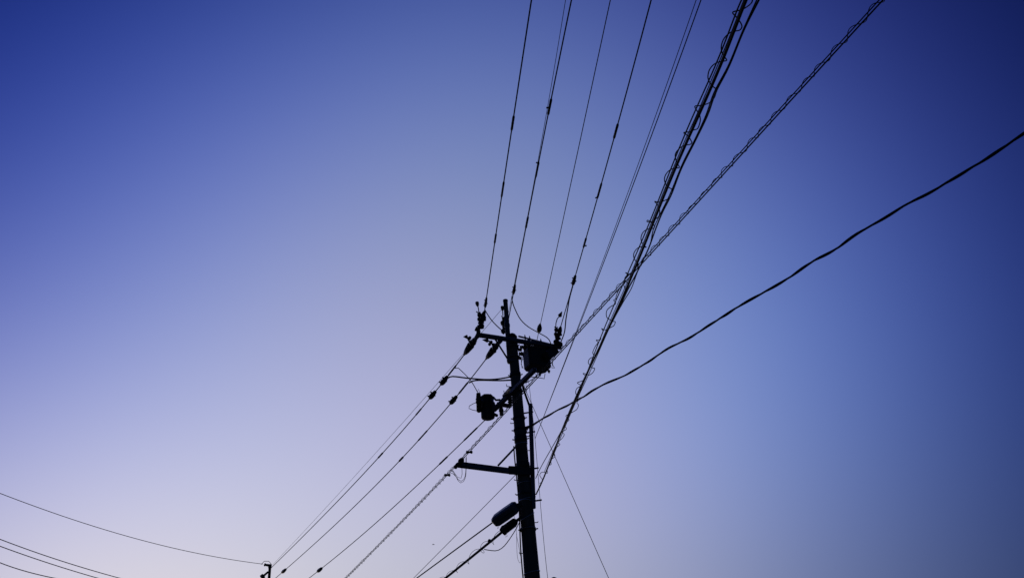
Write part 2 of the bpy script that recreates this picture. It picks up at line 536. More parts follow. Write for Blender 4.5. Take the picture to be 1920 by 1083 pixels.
# ------------------------------------------------------------------ switchgear box under the crossarm
zb = AZ - .50
R_, F_, L_ = at_height(1036, 687, zb), at_height(1022, 701, zb), at_height(981, 696, zb)
N_ = R_ + L_ - F_
ctr = (R_ + L_) / 2
box = thing('switchgear_box', np.array([ctr[0], ctr[1], zb]), 'dark bulky switchgear box hung under the right half of the top crossarm', 'electrical box')
def chamfer(poly, k):
    outp = []
    m = len(poly)
    for i in range(m):
        p, a, b = poly[i], poly[i - 1], poly[(i + 1) % m]
        outp += [p + unit(a - p) * k, p + unit(b - p) * k]
    return outp
foot = chamfer([R_, F_, L_, N_], .05)
cen = sum(foot) / len(foot)
mb = MB()
m_ = len(foot)
hgt = .475
rings = [(0, .93), (.03, 1.0), (hgt - .12, 1.0), (hgt - .1, 1.035), (hgt - .06, 1.035), (hgt - .05, .99), (hgt, .93)]
vs, fs = [], []
for z, s in rings:
    vs += [cen + (p - cen) * s + np.array([0, 0, z]) for p in foot]
for i in range(len(rings) - 1):
    for k in range(m_):
        fs.append([i * m_ + k, i * m_ + (k + 1) % m_, (i + 1) * m_ + (k + 1) % m_, (i + 1) * m_ + k])
fs.append(list(range(m_))[::-1]); fs.append([(len(rings) - 1) * m_ + k for k in range(m_)])
housing = mb.add(vs, fs, False).build('housing', M_DARK, box)
upv = np.array([0, 0, 1.0])
for a_, b_, t in ((R_, N_, .25), (R_, N_, .5), (R_, N_, .75), (N_, L_, .3), (N_, L_, .7)):
    c = a_ + (b_ - a_) * t
    n_ = unit(c - cen) * np.array([1, 1, 0])
    MB().beam(c + n_ * .0 + upv * .06, c + n_ * .0 + upv * .28, .05, .02).build('housing_rib', M_DARK, housing)
for t in (.2, .5, .8):
    c = R_ + (F_ - R_) * t + (cen - R_) * .12 + upv * (hgt - .02)
    MB().lathe(c, c + upv * .17, [(0, .045), (.2, .045), (.22, .065), (.35, .05), (.4, .065), (.55, .045), (.6, .06), (.75, .035), (1, .02)], 12).build('bushing', M_PORC, box)
for t in (.25, .75):
    c = L_ + (N_ - L_) * t + (cen - L_) * .15 + upv * (hgt - .02)
    MB().lathe(c, c + upv * .2, [(0, .04), (.3, .04), (.32, .06), (.5, .045), (.55, .06), (.7, .035), (1, .02)], 12).build('bushing', M_PORC, box)
dB = depth_of(R_)
hd = [at_depth(x, y, dB) for x, y in ((1034, 679), (1036.5, 684), (1040, 689.5), (1034, 688.5))]
MB().tube(hd, .009, 6).build('operating_handle', M_STEEL, housing)
hd = [at_depth(x, y, dB + .1) for x, y in ((1022, 700), (1020.5, 709.5), (1008, 707), (995, 706))]
MB().tube(hd, .009, 6).build('lower_handle', M_STEEL, housing)
c1 = at_depth(1041, 655, depth_of(AR) - .02)
MB().beam(at_depth(1024, 668, depth_of(R_) - .05), c1, .14, .2).build('hanger_bracket', M_DARK, box)

# hardware between pole and box
hw = thing('bracket_cluster', at_depth(977, 660, depth_of(N_)), 'small knobbly clamp bracket with wires between pole and switchgear box', 'bracket')
for x, y, r in ((975, 655, .045), (977, 663, .05), (974, 671, .04), (978, 650, .04)):
    c = at_depth(x, y, depth_of((PX, PY, pole_z(y))) - .05)
    MB().lathe(c - TO_RIGHT * r, c + TO_RIGHT * r, [(0, r * .5), (.15, r), (.4, r * .7), (.6, r), (.85, r * .8), (1, r * .4)], 10).build('clamp_boss', M_DARK, hw)
for pts in (((978, 668), (977, 676), (979, 690)), ((981, 664), (979, 675), (977, 684), (981, 690)), ((976, 674), (983, 673))):
    MB().tube(span_d(pts, depth_of(N_) + .2, depth_of(N_) + .2), .006, 6).build('lead', M_CABLE, hw)

MB().tube(span_d([(1036, 672), (1038, 675), (1036, 679), (1039, 683), (1036, 686)], dB, dB), .007, 6).build('control_lead', M_CABLE, box)
MB().tube(span_d([(1003, 699), (1008, 705), (1004, 710), (999, 706)], dB + .1, dB + .1), .006, 6).build('control_lead', M_CABLE, box)
for px_, py_ in ((1012, 700), (1029, 694)):
    c = at_depth(px_, py_, dB + .05)
    MB().lathe(c, c - upv * .06, [(0, .03), (.5, .03), (.6, .018), (1, .018)], 8).build('drain_plug', M_STEEL, housing)

# ------------------------------------------------------------------ transformer at the far end of the beam
dT = depth_of(BF) + .22
kx = dT / FPX
tcx = at_depth(914, 763, dT)
th = 40 * kx / math.cos(PITCH) * .93
tb = tcx - upv * th * .5; tt = tcx + upv * th * .5
tr = 12.8 * kx
tf = thing('transformer', tb, 'black drum-shaped pole transformer hung left of the pole on a slanting beam', 'transformer')
tank = MB().lathe(tb, tt, [(0, tr * .8), (.03, tr * .97), (.06, tr), (.6, tr), (.61, tr * 1.04), (.64, tr * 1.04), (.65, tr), (.86, tr)], 28).build('tank', M_DARK, tf)
lid = MB().lathe(tt - upv * th * .14, tt + upv * .035, [(0, tr * 1.05), (.25, tr * 1.05), (.3, tr * .99), (.6, tr * .9), (.85, tr * .55), (1, tr * .05)], 28).build('lid', M_DARK, tf)
for a in (-.9, .5, 2.2):
    c = tb + np.array([math.cos(a), math.sin(a), 0]) * tr * 1.0 + upv * th * .2
    MB().beam(c, c + upv * th * .45, .03, .02, up=(math.cos(a), math.sin(a), 0)).build('cooling_rib', M_DARK, tank)
MB().beam(tcx + np.array([tr * .8, -.02, .06]), BF + upv * .0, .09, .11).build('hanger', M_DARK, tf)
MB().beam(tcx + np.array([tr * .8, -.02, -.18]), BF + upv * -.14 + np.array([0.06, 0, 0]), .05, .06).build('hanger', M_DARK, tf)
MB().tube(span_d([(925, 744), (928, 748), (932, 750.5), (937, 749)], dT, depth_of(BF) - .1), .022, 8).build('lifting_lug', M_DARK, tank)

MB().tube(span_d([(926, 772), (928.5, 775), (927, 779), (925, 778)], dT - .1, dT - .1), .014, 6).build('lifting_lug', M_DARK, tank)
MB().tube(span_d([(903, 747), (906, 741), (912, 737.5), (918, 738), (921, 741)], dT - .1, dT - .1), .006, 6).build('lead', M_CABLE, tf)
for x_ in (908, 920):
    c = at_depth(x_, 741, dT)
    MB().lathe(c - upv * .03, c + upv * .035, [(0, .03), (.3, .03), (.35, .04), (.6, .025), (1, .012)], 10).build('bushing', M_PORC, lid)

def cutout(px0, px1, r, label, base_d):
    a, b = at_depth(*px0, base_d), at_depth(*px1, base_d)
    ct = thing('fuse_cutout', b, label, 'fuse holder', 'fuse cutouts beside the transformer')
    MB().lathe(a, b, [(0, r * .35), (.03, r * .8), (.12, r * .85), (.3, r), (.32, r * 1.15), (.36, r * 1.15), (.38, r), (.48, r * 1.2), (.52, r * 1.2), (.54, r * .95), (.92, r * .95), (.97, r * .75), (1, r * .4)], 14).build('barrel', M_PORC, ct)
    return ct
ct1 = cutout((897, 735.5), (898.2, 773), 5.0 * kx, 'upright cylindrical fuse cutout touching the left side of the transformer', dT - .12)
MB().tube(span_d([(895, 737), (895, 731), (897.5, 728.3), (900, 730), (900, 736)], dT - .12, dT - .12), .006, 6).build('lead_loop', M_CABLE, ct1)
MB().tube(span_d([(894, 753.5), (885, 757.5), (878, 762), (877, 763.5), (879, 765), (886, 768), (894, 769.5)], dT - .12, dT - .12), .007, 6).build('fuse_lead', M_CABLE, ct1)
MB().beam(at_depth(897, 752, dT - .1), at_depth(908, 754, dT - .1), .05, .06).build('mount', M_DARK, ct1)
ct2 = cutout((939.3, 762), (940.5, 779), 4.0 * kx, 'short cylindrical fuse cutout hanging between transformer and pole', dT - .25)
MB().beam(at_depth(931, 757, dT - .2), at_depth(958, 761, dT - .2), .07, .075).build('mount', M_DARK, ct2)
c = at_depth(957, 749, dT - .25); c2 = at_depth(956.5, 760, dT - .22)
MB().lathe(c + upv * .08, c2, [(0, .03), (.1, .05), (.25, .035), (.35, .062), (.5, .04), (.6, .062), (.72, .04), (1, .045)], 12).build('post_insulator', M_PORC, ct2)
MB().tube(span_d([(932, 762), (935, 766.5), (937, 769)], dT - .3, dT - .3), .006, 6).build('lead', M_CABLE, ct2)

# ------------------------------------------------------------------ overhead lines towards the viewer (right and above)
GH = 'high voltage lines running overhead'
HV = .021
W1 = extend(span_h([(908.5, 583), (910.5, 570), (928, 450), (943, 353), (963, 220), (996.5, 0)], AZ + .25, AZ + .1), 14)
w1 = wire('power_line', W1, HV, M_CABLE, 'leftmost thick overhead line with bulging sleeves, ending on the left crossarm tip', 'power line', GH)
sleeve(w1, W1, 217, 245, .038); sleeve(w1, W1, 340, 370, .035); sleeve(w1, W1, 438, 456, .036)
clamp(w1, W1, 557, 577, .03)
W2 = extend(span_h([(952.5, 604), (956, 580), (963, 541), (987, 416), (1008, 318), (1031, 203), (1071.5, 0)], AZ + .62, AZ + .5), 14)
w2 = wire('power_line', W2, HV, M_CABLE, 'thick overhead line ending beside the pole-top pipe, with three sleeves', 'power line', GH)
sleeve(w2, W2, 185, 216, .040, (.55, -.05, 0)); sleeve(w2, W2, 303, 333, .036, (.12, -.04, 0.02)); sleeve(w2, W2, 406, 428, .040)
clamp(w2, W2, 533, 552, .034)
W5 = extend(span_h([(1051, 613), (1064.5, 567), (1077, 527), (1098, 452), (1125, 350), (1155, 245), (1221, 0)], AZ + .3, AZ + .15), 14)
w5 = wire('power_line', W5, HV, M_CABLE, 'rightmost thick sleeved overhead line, forking above the right crossarm tip', 'power line', GH)
sleeve(w5, W5, 232, 260, .040); sleeve(w5, W5, 343, 372, .036, (.9, -.04, -.02)); sleeve(w5, W5, 446, 464, .038, (.8, .05, 0))
clamp(w5, W5, 516, 535, .038)
W3 = extend(span_h([(953, 588), (1018, 250), (1060.5, 0)], AZ + 1.0, AZ + .9), 14)
wire('ground_wire', W3, .0095, M_WIRE, 'hair-thin bare wire running up beside the second thick line from the pole-top pipe', 'wire')
W4 = span_h([(1006, 641), (1011, 617), (1030, 532), (1058, 402), (1088, 261), (1144.5, 0)], AZ + .07, AZ + .1)
w4 = wire('stay_wire', extend(W4, 14), .014, M_WIRE, 'thin straight stay wire with an egg insulator above the crossarm middle', 'wire')
a, b = point_y(W4, 607), point_y(W4, 622)
MB().lathe(a, b, [(0, .01), (.1, .02), (.3, .03), (.45, .05), (.7, .055), (.88, .045), (1, .015)], 14).build('egg_insulator', M_PORC, w4)
lp = [at_depth(x, y, depth_of(a) - .02) for x, y in ((1012.5, 606), (1008.5, 611), (1008.8, 616), (1011.5, 613), (1015, 614.5), (1014.8, 610), (1013, 606))]
MB().tube(lp, .007, 6).build('wire_grip', M_WIRE, w4)
GT = 'pair of thin wires side by side overhead'
W6 = extend(span_h([(1003, 822), (1019.7, 782), (1075.5, 642), (1095.5, 585), (1131.5, 481), (1202, 288), (1305.5, 0)], 7.85, 7.75), 14)
wire('thin_wire', W6, .0085, M_WIRE, 'thinner left wire of the close pair between the sleeved lines and the cable bundle', 'wire', GT)
W7 = extend(span_h([(1003, 822), (1020, 782), (1076, 642), (1097, 586), (1135, 480), (1208, 287), (1314.5, 0)], 7.85, 7.75), 14)
wire('thin_wire', W7, .012, M_WIRE, 'slightly thicker right wire of the close pair beside the looped cable bundle', 'wire', GT)

# jumpers and leads at the pole head
dA = depth_of(AL)
J = 'jumper leads at the pole head'
wire('jumper_lead', span_d([(909, 580), (914, 589), (921.7, 600), (932, 611), (940, 618), (946, 622)], depth_of(point_y(W1, 578)), depth_of(ex0) - .15), .022, M_CABLE, 'short curved jumper from the left line clamp down to the pole-top pipe foot', 'jumper cable', J)
wire('jumper_lead', span_d([(959.5, 556), (961, 566), (965.6, 579), (975.6, 598), (990, 612), (1009, 623), (1025, 632), (1031, 639), (1034, 648)], depth_of(point_y(W2, 556)), depth_of(AR) - .1), .022, M_CABLE, 'long drooping jumper curve from the middle line clamp to the switchgear box', 'jumper cable', J)
wire('jumper_lead', span_d([(1074, 536), (1068, 558), (1065, 575), (1061, 599), (1058.5, 622), (1051.5, 641), (1047, 650)], depth_of(point_y(W5, 536)), depth_of(AR) - .05), .026, M_CABLE, 'right branch of the forked lead dropping to the right crossarm tip', 'jumper cable', J)

# ------------------------------------------------------------------ strain insulators
GI = 'strain insulators on the top crossarm'
def shed_body(a, b, r):
    return MB().lathe(a, b, [(0, r * .35), (.06, r * .5), (.12, r * .5), (.16, r), (.26, r * .9), (.3, r * .45), (.42, r * .45), (.46, r * 1.05), (.58, r * .9), (.62, r * .45), (.74, r * .5), (.78, r * .9), (.9, r * .7), (1, r * .3)], 14)
def near_insulator(anchor, wpt, label, knob, hook, lumps, ball, tip='knob'):
    s = thing('strain_insulator', anchor, label, 'insulator', GI)
    anchor, wpt = np.asarray(anchor), np.asarray(wpt)
    d = wpt - anchor
    MB().lathe(anchor, anchor + d * .3, [(0, .035), (.3, .05), (.5, .03), (1, .028)], 10).build('shackle', M_STEEL, s)
    shed_body(anchor + d * .18, anchor + d * .72, .062).build('shed', M_PORC, s)
    MB().lathe(anchor + d * .62, anchor + d * 1.02, [(0, .02), (.1, .045), (.5, .05), (.8, .035), (1, .014)], 12).build('line_clamp', M_DARK, s)
    for x, y, r, t in lumps:
        c = at_depth(x, y, depth_of(anchor + d * t))
        MB().lathe(c - upv * r, c + upv * r, [(0, r * .4), (.15, r * .9), (.4, r * .8), (.5, r), (.75, r * .85), (1, r * .35)], 10).build('fitting', M_DARK, s)
    kd = depth_of(anchor + d * .6)
    rod = span_d(knob, kd, kd)
    MB().tube(rod, .011, 6).build('horn', M_STEEL, s)
    c = rod[-1]; dv = unit(rod[-1] - rod[-3])
    if tip == 'knob':
        MB().lathe(c - dv * .05, c + dv * .06, [(0, .015), (.2, .03), (.6, .04), (.9, .035), (1, .015)], 10).build('horn_tip', M_DARK, s)
    else:
        MB().lathe(c - dv * .04, c + dv * .1, [(0, .014), (.2, .045), (.35, .042), (1, .004)], 10).build('horn_tip', M_DARK, s)
    MB().tube(span_d(hook, kd, kd), .014, 6).build('hook', M_STEEL, s)
    c = at_depth(*ball, depth_of(anchor + d * .12))
    cc = anchor + d * .14
    MB().lathe(c, cc, [(0, .02), (.05, .048), (.4, .05), (.55, .03), (1, .022)], 12).build('pin_bolt', M_DARK, s)
    return s
near_insulator(at_depth(896, 624, dA), point_y(W1, 584), 'knobbed strain insulator rising from the left tip of the top crossarm',
               [(898, 586), (897, 578), (895, 570)], [(893, 583.5), (896.5, 586.5), (901, 585)],
               [(899, 590, .05, .75), (898.5, 598, .045, .6), (907.5, 595, .05, .8), (903, 602, .06, .5), (903, 611, .06, .35), (909, 599, .03, .7)], (891, 615.5))
dP = depth_of(ex1) - .12
near_insulator(at_depth(946, 623, dP), at_depth(952, 596, dP - .2), 'knobbed strain insulator tucked against the pole-top pipe',
               [(943, 592), (942.5, 585), (942, 578)], [(940, 592), (943, 595), (947, 593)],
               [(944, 597, .04, .7), (943, 605, .06, .5), (948, 600, .06, .6), (946, 612, .06, .3), (944, 620, .06, .15), (951, 616, .06, .1)], (941, 624))
near_insulator(at_depth(1043, 652, depth_of(AR)), point_y(W5, 612), 'strain insulator with a bent horn at the right tip of the top crossarm',
               [(1042, 614), (1042.5, 605), (1045, 597), (1050, 591)], [(1039.5, 612), (1042, 614.5), (1046, 613)],
               [(1043, 618, .05, .85), (1042, 626, .045, .65), (1049, 622, .05, .8), (1045, 632, .06, .5), (1043, 641, .07, .3), (1051.5, 627, .03, .7)], (1055, 645), 'cone')

# ------------------------------------------------------------------ second pole, far left, and the lines to it
P2D = 32.3
p2 = at_dist(502, 1083, P2D); P2 = np.array([p2[0], p2[1], 0.0])
def on_pole2(px, py):
    return at_dist(px, py, P2D - .1)
p2top = at_dist(506.5, 1057, P2D)
pole2 = thing('utility_pole', P2, 'far utility pole at lower left showing only its thin capped top', 'utility pole')
sh = p2top[2] - 1.1
MB().lathe(P2, P2 + upv * sh, [(0, .19), (.99, .12), (1, .1)], 24).build('shaft', M_CONC, pole2)
pp = np.array([P2[0] + .1, P2[1], sh - .5])
MB().lathe(pp, np.array([p2top[0], p2top[1], p2top[2]]), [(0, .06), (.9, .055), (.91, .07), (.99, .07), (1, .04)], 14).build('extension_pipe', M_DARK, pole2)
ea = at_dist(495, 1057.5, P2D)
MB().lathe(ea, p2top - upv * .08 + np.array([.02, 0, .03]), [(0, .03), (.06, .06), (.2, .06), (.25, .045), (1, .055)], 10).build('top_arm', M_DARK, pole2)
MB().tube(span_d([(490, 1057), (493, 1052.5), (499, 1050.3), (506, 1052), (509, 1057)], depth_of(ea), depth_of(ea)), .012, 6).build('jumper_loop', M_WIRE, pole2)
s0 = at_dist(503, 1071, P2D - .05); s1 = at_dist(490, 1082, P2D - .05)
MB().lathe(s0, s1, [(0, .04), (.6, .045), (.66, .1), (1, .1)], 10).build('side_insulator', M_DARK, pole2)
MB().beam(P2 + np.array([-.8, -.22, sh - .5]), P2 + np.array([.8, -.22, sh - .5]), .08, .08).build('crossarm', M_STEEL, pole2)

GL = 'lines running down to the far left pole'
bL1 = on_pole2(507, 1064)
aL1 = at_height(870, 666, AZ - .05)
L1 = span_v([(870, 665), (854, 688), (833.5, 713), (811, 741), (780, 777), (700, 865.5), (595, 979.5), (508, 1064)], aL1, bL1, 3)
l1 = wire('power_line', L1, .024, M_CABLE, 'thick line with two clamps from the left crossarm tip down to the far pole top', 'power line', GL)
clamp(l1, L1, 705, 721, .06); clamp(l1, L1, 733, 747, .06)
sleeve(l1, L1, 684, 704, 0.037, name='sleeve')
sleeve(l1, L1, 765, 778, 0.037, name='sleeve'); sleeve(l1, L1, 848, 858, 0.044, name='sleeve')
aG = at_height(942, 578, AZ + .95)
LG = span_v([(942, 578), (905, 620), (868, 663), (800, 742.5), (700, 853), (584, 980), (511, 1058)], aG, on_pole2(511, 1058), 3)
wire('ground_wire', LG, .009, M_WIRE, 'hair-thin wire falling from the pole-top pipe to the far left pole', 'wire')
bL2 = on_pole2(500, 1097)
aL2 = at_height(911, 673, AZ - .05)
L2 = span_v([(911, 673), (880, 715), (863, 736), (850.5, 750), (780, 828), (750, 861), (633, 980), (533, 1069), (500, 1097)], aL2, bL2, 3)
l2 = wire('power_line', L2, .023, M_CABLE, 'second line from the left, clamped once, from the small insulator by the crossarm brace', 'power line', GL)
clamp(l2, L2, 742, 757, .058)
sleeve(l2, L2, 716, 738, 0.040, name='sleeve'); sleeve(l2, L2, 806, 826, 0.037, name='sleeve'); sleeve(l2, L2, 856, 864, 0.050, name='sleeve')
MB().lathe(point_y(L2, 1065.5), point_y(L2, 1073), [(0, .02), (.2, .05), (.6, .065), (.85, .05), (1, .02)], 12).build('line_insulator', M_PORC, l2)
bL3 = on_pole2(503, 1138)
aL3 = at_height(1036, 662, AZ - .05)
L3 = span_v([(1036, 664), (972, 726), (909, 787), (868.6, 827), (832.6, 862), (791, 900), (704, 979.6), (600.6, 1067.5), (579, 1083), (503, 1138)], aL3, bL3, 3)
l3 = wire('power_line', L3, .023, M_CABLE, 'third line, emerging from beneath the drum transformer and falling to lower left', 'power line', GL)
sleeve(l3, L3, 800, 826, 0.040, name='sleeve'); sleeve(l3, L3, 855, 870, 0.045, name='sleeve')
MB().lathe(point_y(L3, 1063.5), point_y(L3, 1071), [(0, .02), (.2, .05), (.6, .065), (.85, .05), (1, .02)], 12).build('line_insulator', M_PORC, l3)

def far_insulator(a, b, label, horn, w):
    s = thing('strain_insulator', a, label, 'insulator', GI)
    a, b = np.asarray(a), np.asarray(b)
    d = b - a
    MB().lathe(a - d * .12, a + d * .35, [(0, .03), (.2, .05), (.45, .045), (.6, .035), (1, .03)], 10).build('shackle', M_STEEL, s)
    MB().lathe(a + d * .15, a + d * .62, [(0, .03), (.05, w * .7), (.15, w * .8), (.2, w * .55), (.3, w * .55), (.36, w), (.5, w * .95), (.55, w * .6), (.65, w * .6), (.72, w * 1.1), (.9, w), (1, w * .5)], 14).build('shed', M_PORC, s)
    MB().lathe(a + d * .5, a + d * 1.02, [(0, w * .6), (.05, w * 1.05), (.5, w * .85), (.75, w * .62), (.85, w * .35), (.95, w * .3), (1, w * .12)], 14).build('clamp_cover', M_DARK, s)
    dd = depth_of(a + d * .4)
    MB().tube(span_d(horn[1], dd, dd), .02, 6).build('horn', M_STEEL, s)
    p, q = at_depth(*horn[0][0], dd), at_depth(*horn[0][1], dd)
    MB().lathe(p, q, [(0, .02), (.12, .045), (.3, .042), (1, .004)], 10).build('horn_tip', M_DARK, s)
    for x, y in horn[2]:
        c = at_depth(x, y, dd)
        MB().lathe(c - upv * .04, c + upv * .04, [(0, .01), (.2, .03), (.7, .035), (1, .012)], 8).build('fitting', M_DARK, s)
    return s
far_insulator(at_depth(895, 630, dA + .02), L1[0], 'drooping strain insulator below the left tip of the top crossarm',
              (((877, 631), (868.5, 631)), [(883, 646), (879, 638), (877, 631.5)], [(879, 635), (891, 640), (885, 649.5), (881, 633)]), .075)
mA = AL + adir * np.dot(at_height(936, 636, AZ) - AL, adir)
far_insulator(mA + np.array([0, .03, -.05]), L2[0], 'drooping strain insulator below the crossarm just left of the pole',
              (((916, 638.5), (904, 636.5)), [(925, 650), (922, 643), (916, 638.5)], [(921, 641), (918, 645), (928, 658), (926, 646)]), .07)

# leads from these lines
dj = depth_of(point_y(L1, 712))
dp = depth_of((PX, PY, pole_z(708))) - .05
wire('jumper_lead', span_d([(838, 709), (843, 706.3), (852, 705.4), (878, 708.6), (910, 711), (933, 710), (958, 706)], dj, dp), .034, M_CABLE, 'upper of two level leads from the left clamp across to the pole', 'jumper cable', J)
wire('jumper_lead', span_d([(880, 717), (885, 714.2), (894, 712.6), (910, 712.4), (926, 712.8), (942, 712.8), (958, 712)], depth_of(point_y(L2, 716)), dp), .034, M_CABLE, 'lower of two level leads from the second line across to the pole', 'jumper cable', J)
tapP = span_d([(855, 684), (853.5, 690), (857, 688), (867.5, 697), (881, 711), (889, 723), (895, 734)], depth_of(point_y(L1, 686)), dT - .12)
wire('tap_lead', tapP, .018, M_CABLE, 'thin tap lead dropping from the left line to the fuse cutout by the transformer', 'jumper cable', J)

# ------------------------------------------------------------------ spiral-wrapped cable pair passing in front of the pole
zc = LZ + .03
dn9 = [(866, 862), (880, 847), (893, 833), (906, 820), (940, 784), (957, 765.5), (987, 732), (1006, 708.5), (1036, 677), (1091, 613.5), (1143, 558), (1168, 531), (1198, 498), (1220, 479), (1273, 421), (1331, 357), (1378, 304), (1407, 270), (1432, 245), (1454, 220.5), (1479, 193), (1507, 161), (1537, 128.5), (1571.5, 91), (1604, 55), (1656, 0)]
W9 = extend(span_h(dn9, zc, zc - .25, 4), 10)
w9 = wire('spiral_cable', W9, .015, M_CABLE, 'cable bound by a neat spiral wire, crossing up to the right past the switchgear box', 'cable', n=6)
side9 = unit(np.cross(unit(W9[len(W9) // 2] - W9[0]), upv))
MB().tube([p + upv * .024 - CR * .010 for p in W9], .006, 6).build('messenger_wire', M_CABLE, w9)
MB().tube(helix(W9, .024, .2, .011, 0.4, (-.007, 0, .015), .32, 3), .004, 5).build('spiral_hanger', M_CABLE, w9)
aL4, bL4 = at_height(852, 876, zc), on_pole2(505, 1222)
L4 = span_v([(852, 876), (838, 890), (820, 909.5), (752, 980), (721, 1010.5), (690, 1043.5), (649, 1082.5), (505, 1222)], aL4, bL4, 3)
l4 = wire('spiral_cable', L4, .013, M_CABLE, 'spiral-bound cable falling from the lower arm tip to the bottom left', 'cable', n=6)
MB().tube([p + upv * .03 for p in L4], .0055, 6).build('messenger_wire', M_CABLE, l4)
MB().tube(helix(L4, .028, .21, .012, 0, (0, 0, .014), .34, 5), .0035, 5).build('spiral_hanger', M_CABLE, l4)
for P_, y, par in ((W9, 847, w9), (L4, 890, l4)):
    a = point_y(P_, y)
    MB().lathe(a - CR * .06, a + CR * .06, [(0, .015), (.1, .03), (.4, .018), (.6, .018), (.9, .03), (1, .015)], 10).build('cable_clip', M_DARK, par)
# dead-end fitting at the tip of the lower arm
de = thing('dead_end_clamp', LL, 'small link clamp anchoring the spiral cables at the lower arm tip', 'clamp')
dl = depth_of(LL)
MB().lathe(at_depth(869, 859, dl - .1), at_depth(860, 868, dl - .03), [(0, .015), (.3, .05), (.6, .055), (.8, .04), (1, .02)], 10).build('upper_socket', M_DARK, de)
MB().lathe(at_depth(858, 867, dl), at_depth(861, 873, dl), [(0, .04), (.2, .07), (.8, .07), (1, .04)], 10).build('link_body', M_DARK, de)
MB().tube([at_depth(x, y, dl) for x, y in ((858, 867), (855, 870), (852.5, 875), (856, 875.5), (859, 873))], .014, 6).build('link', M_STEEL, de)
MB().lathe(at_depth(856, 873, dl), at_depth(851.5, 877, dl), [(0, .02), (.3, .04), (.7, .04), (1, .015)], 10).build('lower_socket', M_DARK, de)
GLo = 'slack loops under the lower arm tip'
for pts, lab in ((((874.5, 855), (874.3, 867), (874, 880), (873, 893), (869, 902), (865, 904.8), (860, 902), (854, 891), (848, 882)), 'outermost slack cable loop under the lower arm tip'),
                 (((873.5, 858), (873.5, 880), (871.5, 894), (867, 900.5), (861.5, 900.5), (855, 893), (848, 886), (844, 885.5)), 'middle slack cable loop under the lower arm tip'),
                 (((865.5, 872), (866.5, 884), (866, 892), (863.5, 896.5), (858, 894), (853, 887), (849, 881)), 'shortest slack cable loop under the lower arm tip')):
    wire('slack_loop', span_d(pts, dl - .05, dl + .02), .009, M_CABLE, lab, 'cable', GLo)

# ------------------------------------------------------------------ heavy looped bundle overhead on the right
zb8 = 6.75
main8 = [(1005, 926), (1037, 849), (1071, 766), (1106, 687), (1145.5, 604), (1169, 556), (1186, 515), (1208, 459), (1234, 393), (1262, 326), (1287, 268), (1310, 217), (1337, 154), (1370, 75), (1399, 0)]
W8 = extend(span_h(main8, zb8, zb8 - .2, 7), 10)
bun = wire('cable_bundle', W8, .027, M_CABLE, 'heavy black cable bundle with messy wire loops, running up right from the pole', 'cable bundle', n=10)
mes8 = [(1004.5, 896), (1023, 861), (1034.5, 838), (1046, 818.5), (1063, 787), (1085, 735), (1110, 678), (1135, 610), (1157, 558), (1193, 482), (1223, 407), (1251, 339), (1279, 266), (1305, 209), (1332, 148), (1368, 60), (1392, 0)]
MS = extend(span_h([(x - (1.5 if y < 600 else 0), y) for x, y in mes8], zb8 + .1, zb8 - .1, 8), 10)
MB().tube(MS, .0075, 6).build('messenger_wire', M_CABLE, bun)
sec8 = [(1110, 681), (1140, 618), (1165, 569), (1178, 541), (1192, 515), (1215, 468), (1229, 430), (1242, 398), (1259, 364), (1278, 315), (1305, 261), (1327, 215), (1342, 173), (1367, 124), (1395, 56), (1423, 0)]
S8 = extend(span_h(sec8, zb8 + .05, zb8 - .15, None), 10)
MB().tube(S8, .0085, 8).build('side_cable', M_CABLE, bun)
sec9 = [(1030, 872), (1070, 775), (1110, 688), (1143, 614), (1168, 567), (1184, 540), (1196, 508), (1218, 461), (1225, 430), (1240, 397), (1257, 362), (1280, 306), (1303, 261), (1324, 215), (1339, 173), (1366, 122), (1393, 57), (1419, 0)]
MB().tube(extend(span_h(sec9, zb8 + .02, zb8 - .2, None), 10), .006, 6).build('side_cable', M_CABLE, bun)
thin8 = [(1020, 885), (1040, 838), (1066, 783), (1102, 700), (1141, 608), (1180, 520), (1206, 456), (1232, 390), (1258, 326), (1284, 264), (1306, 216), (1334, 150), (1366, 74), (1394, 2)]
MB().tube(extend(span_h(thin8, zb8 + .05, zb8 - .15, None), 10), .005, 6).build('side_cable', M_CABLE, bun)
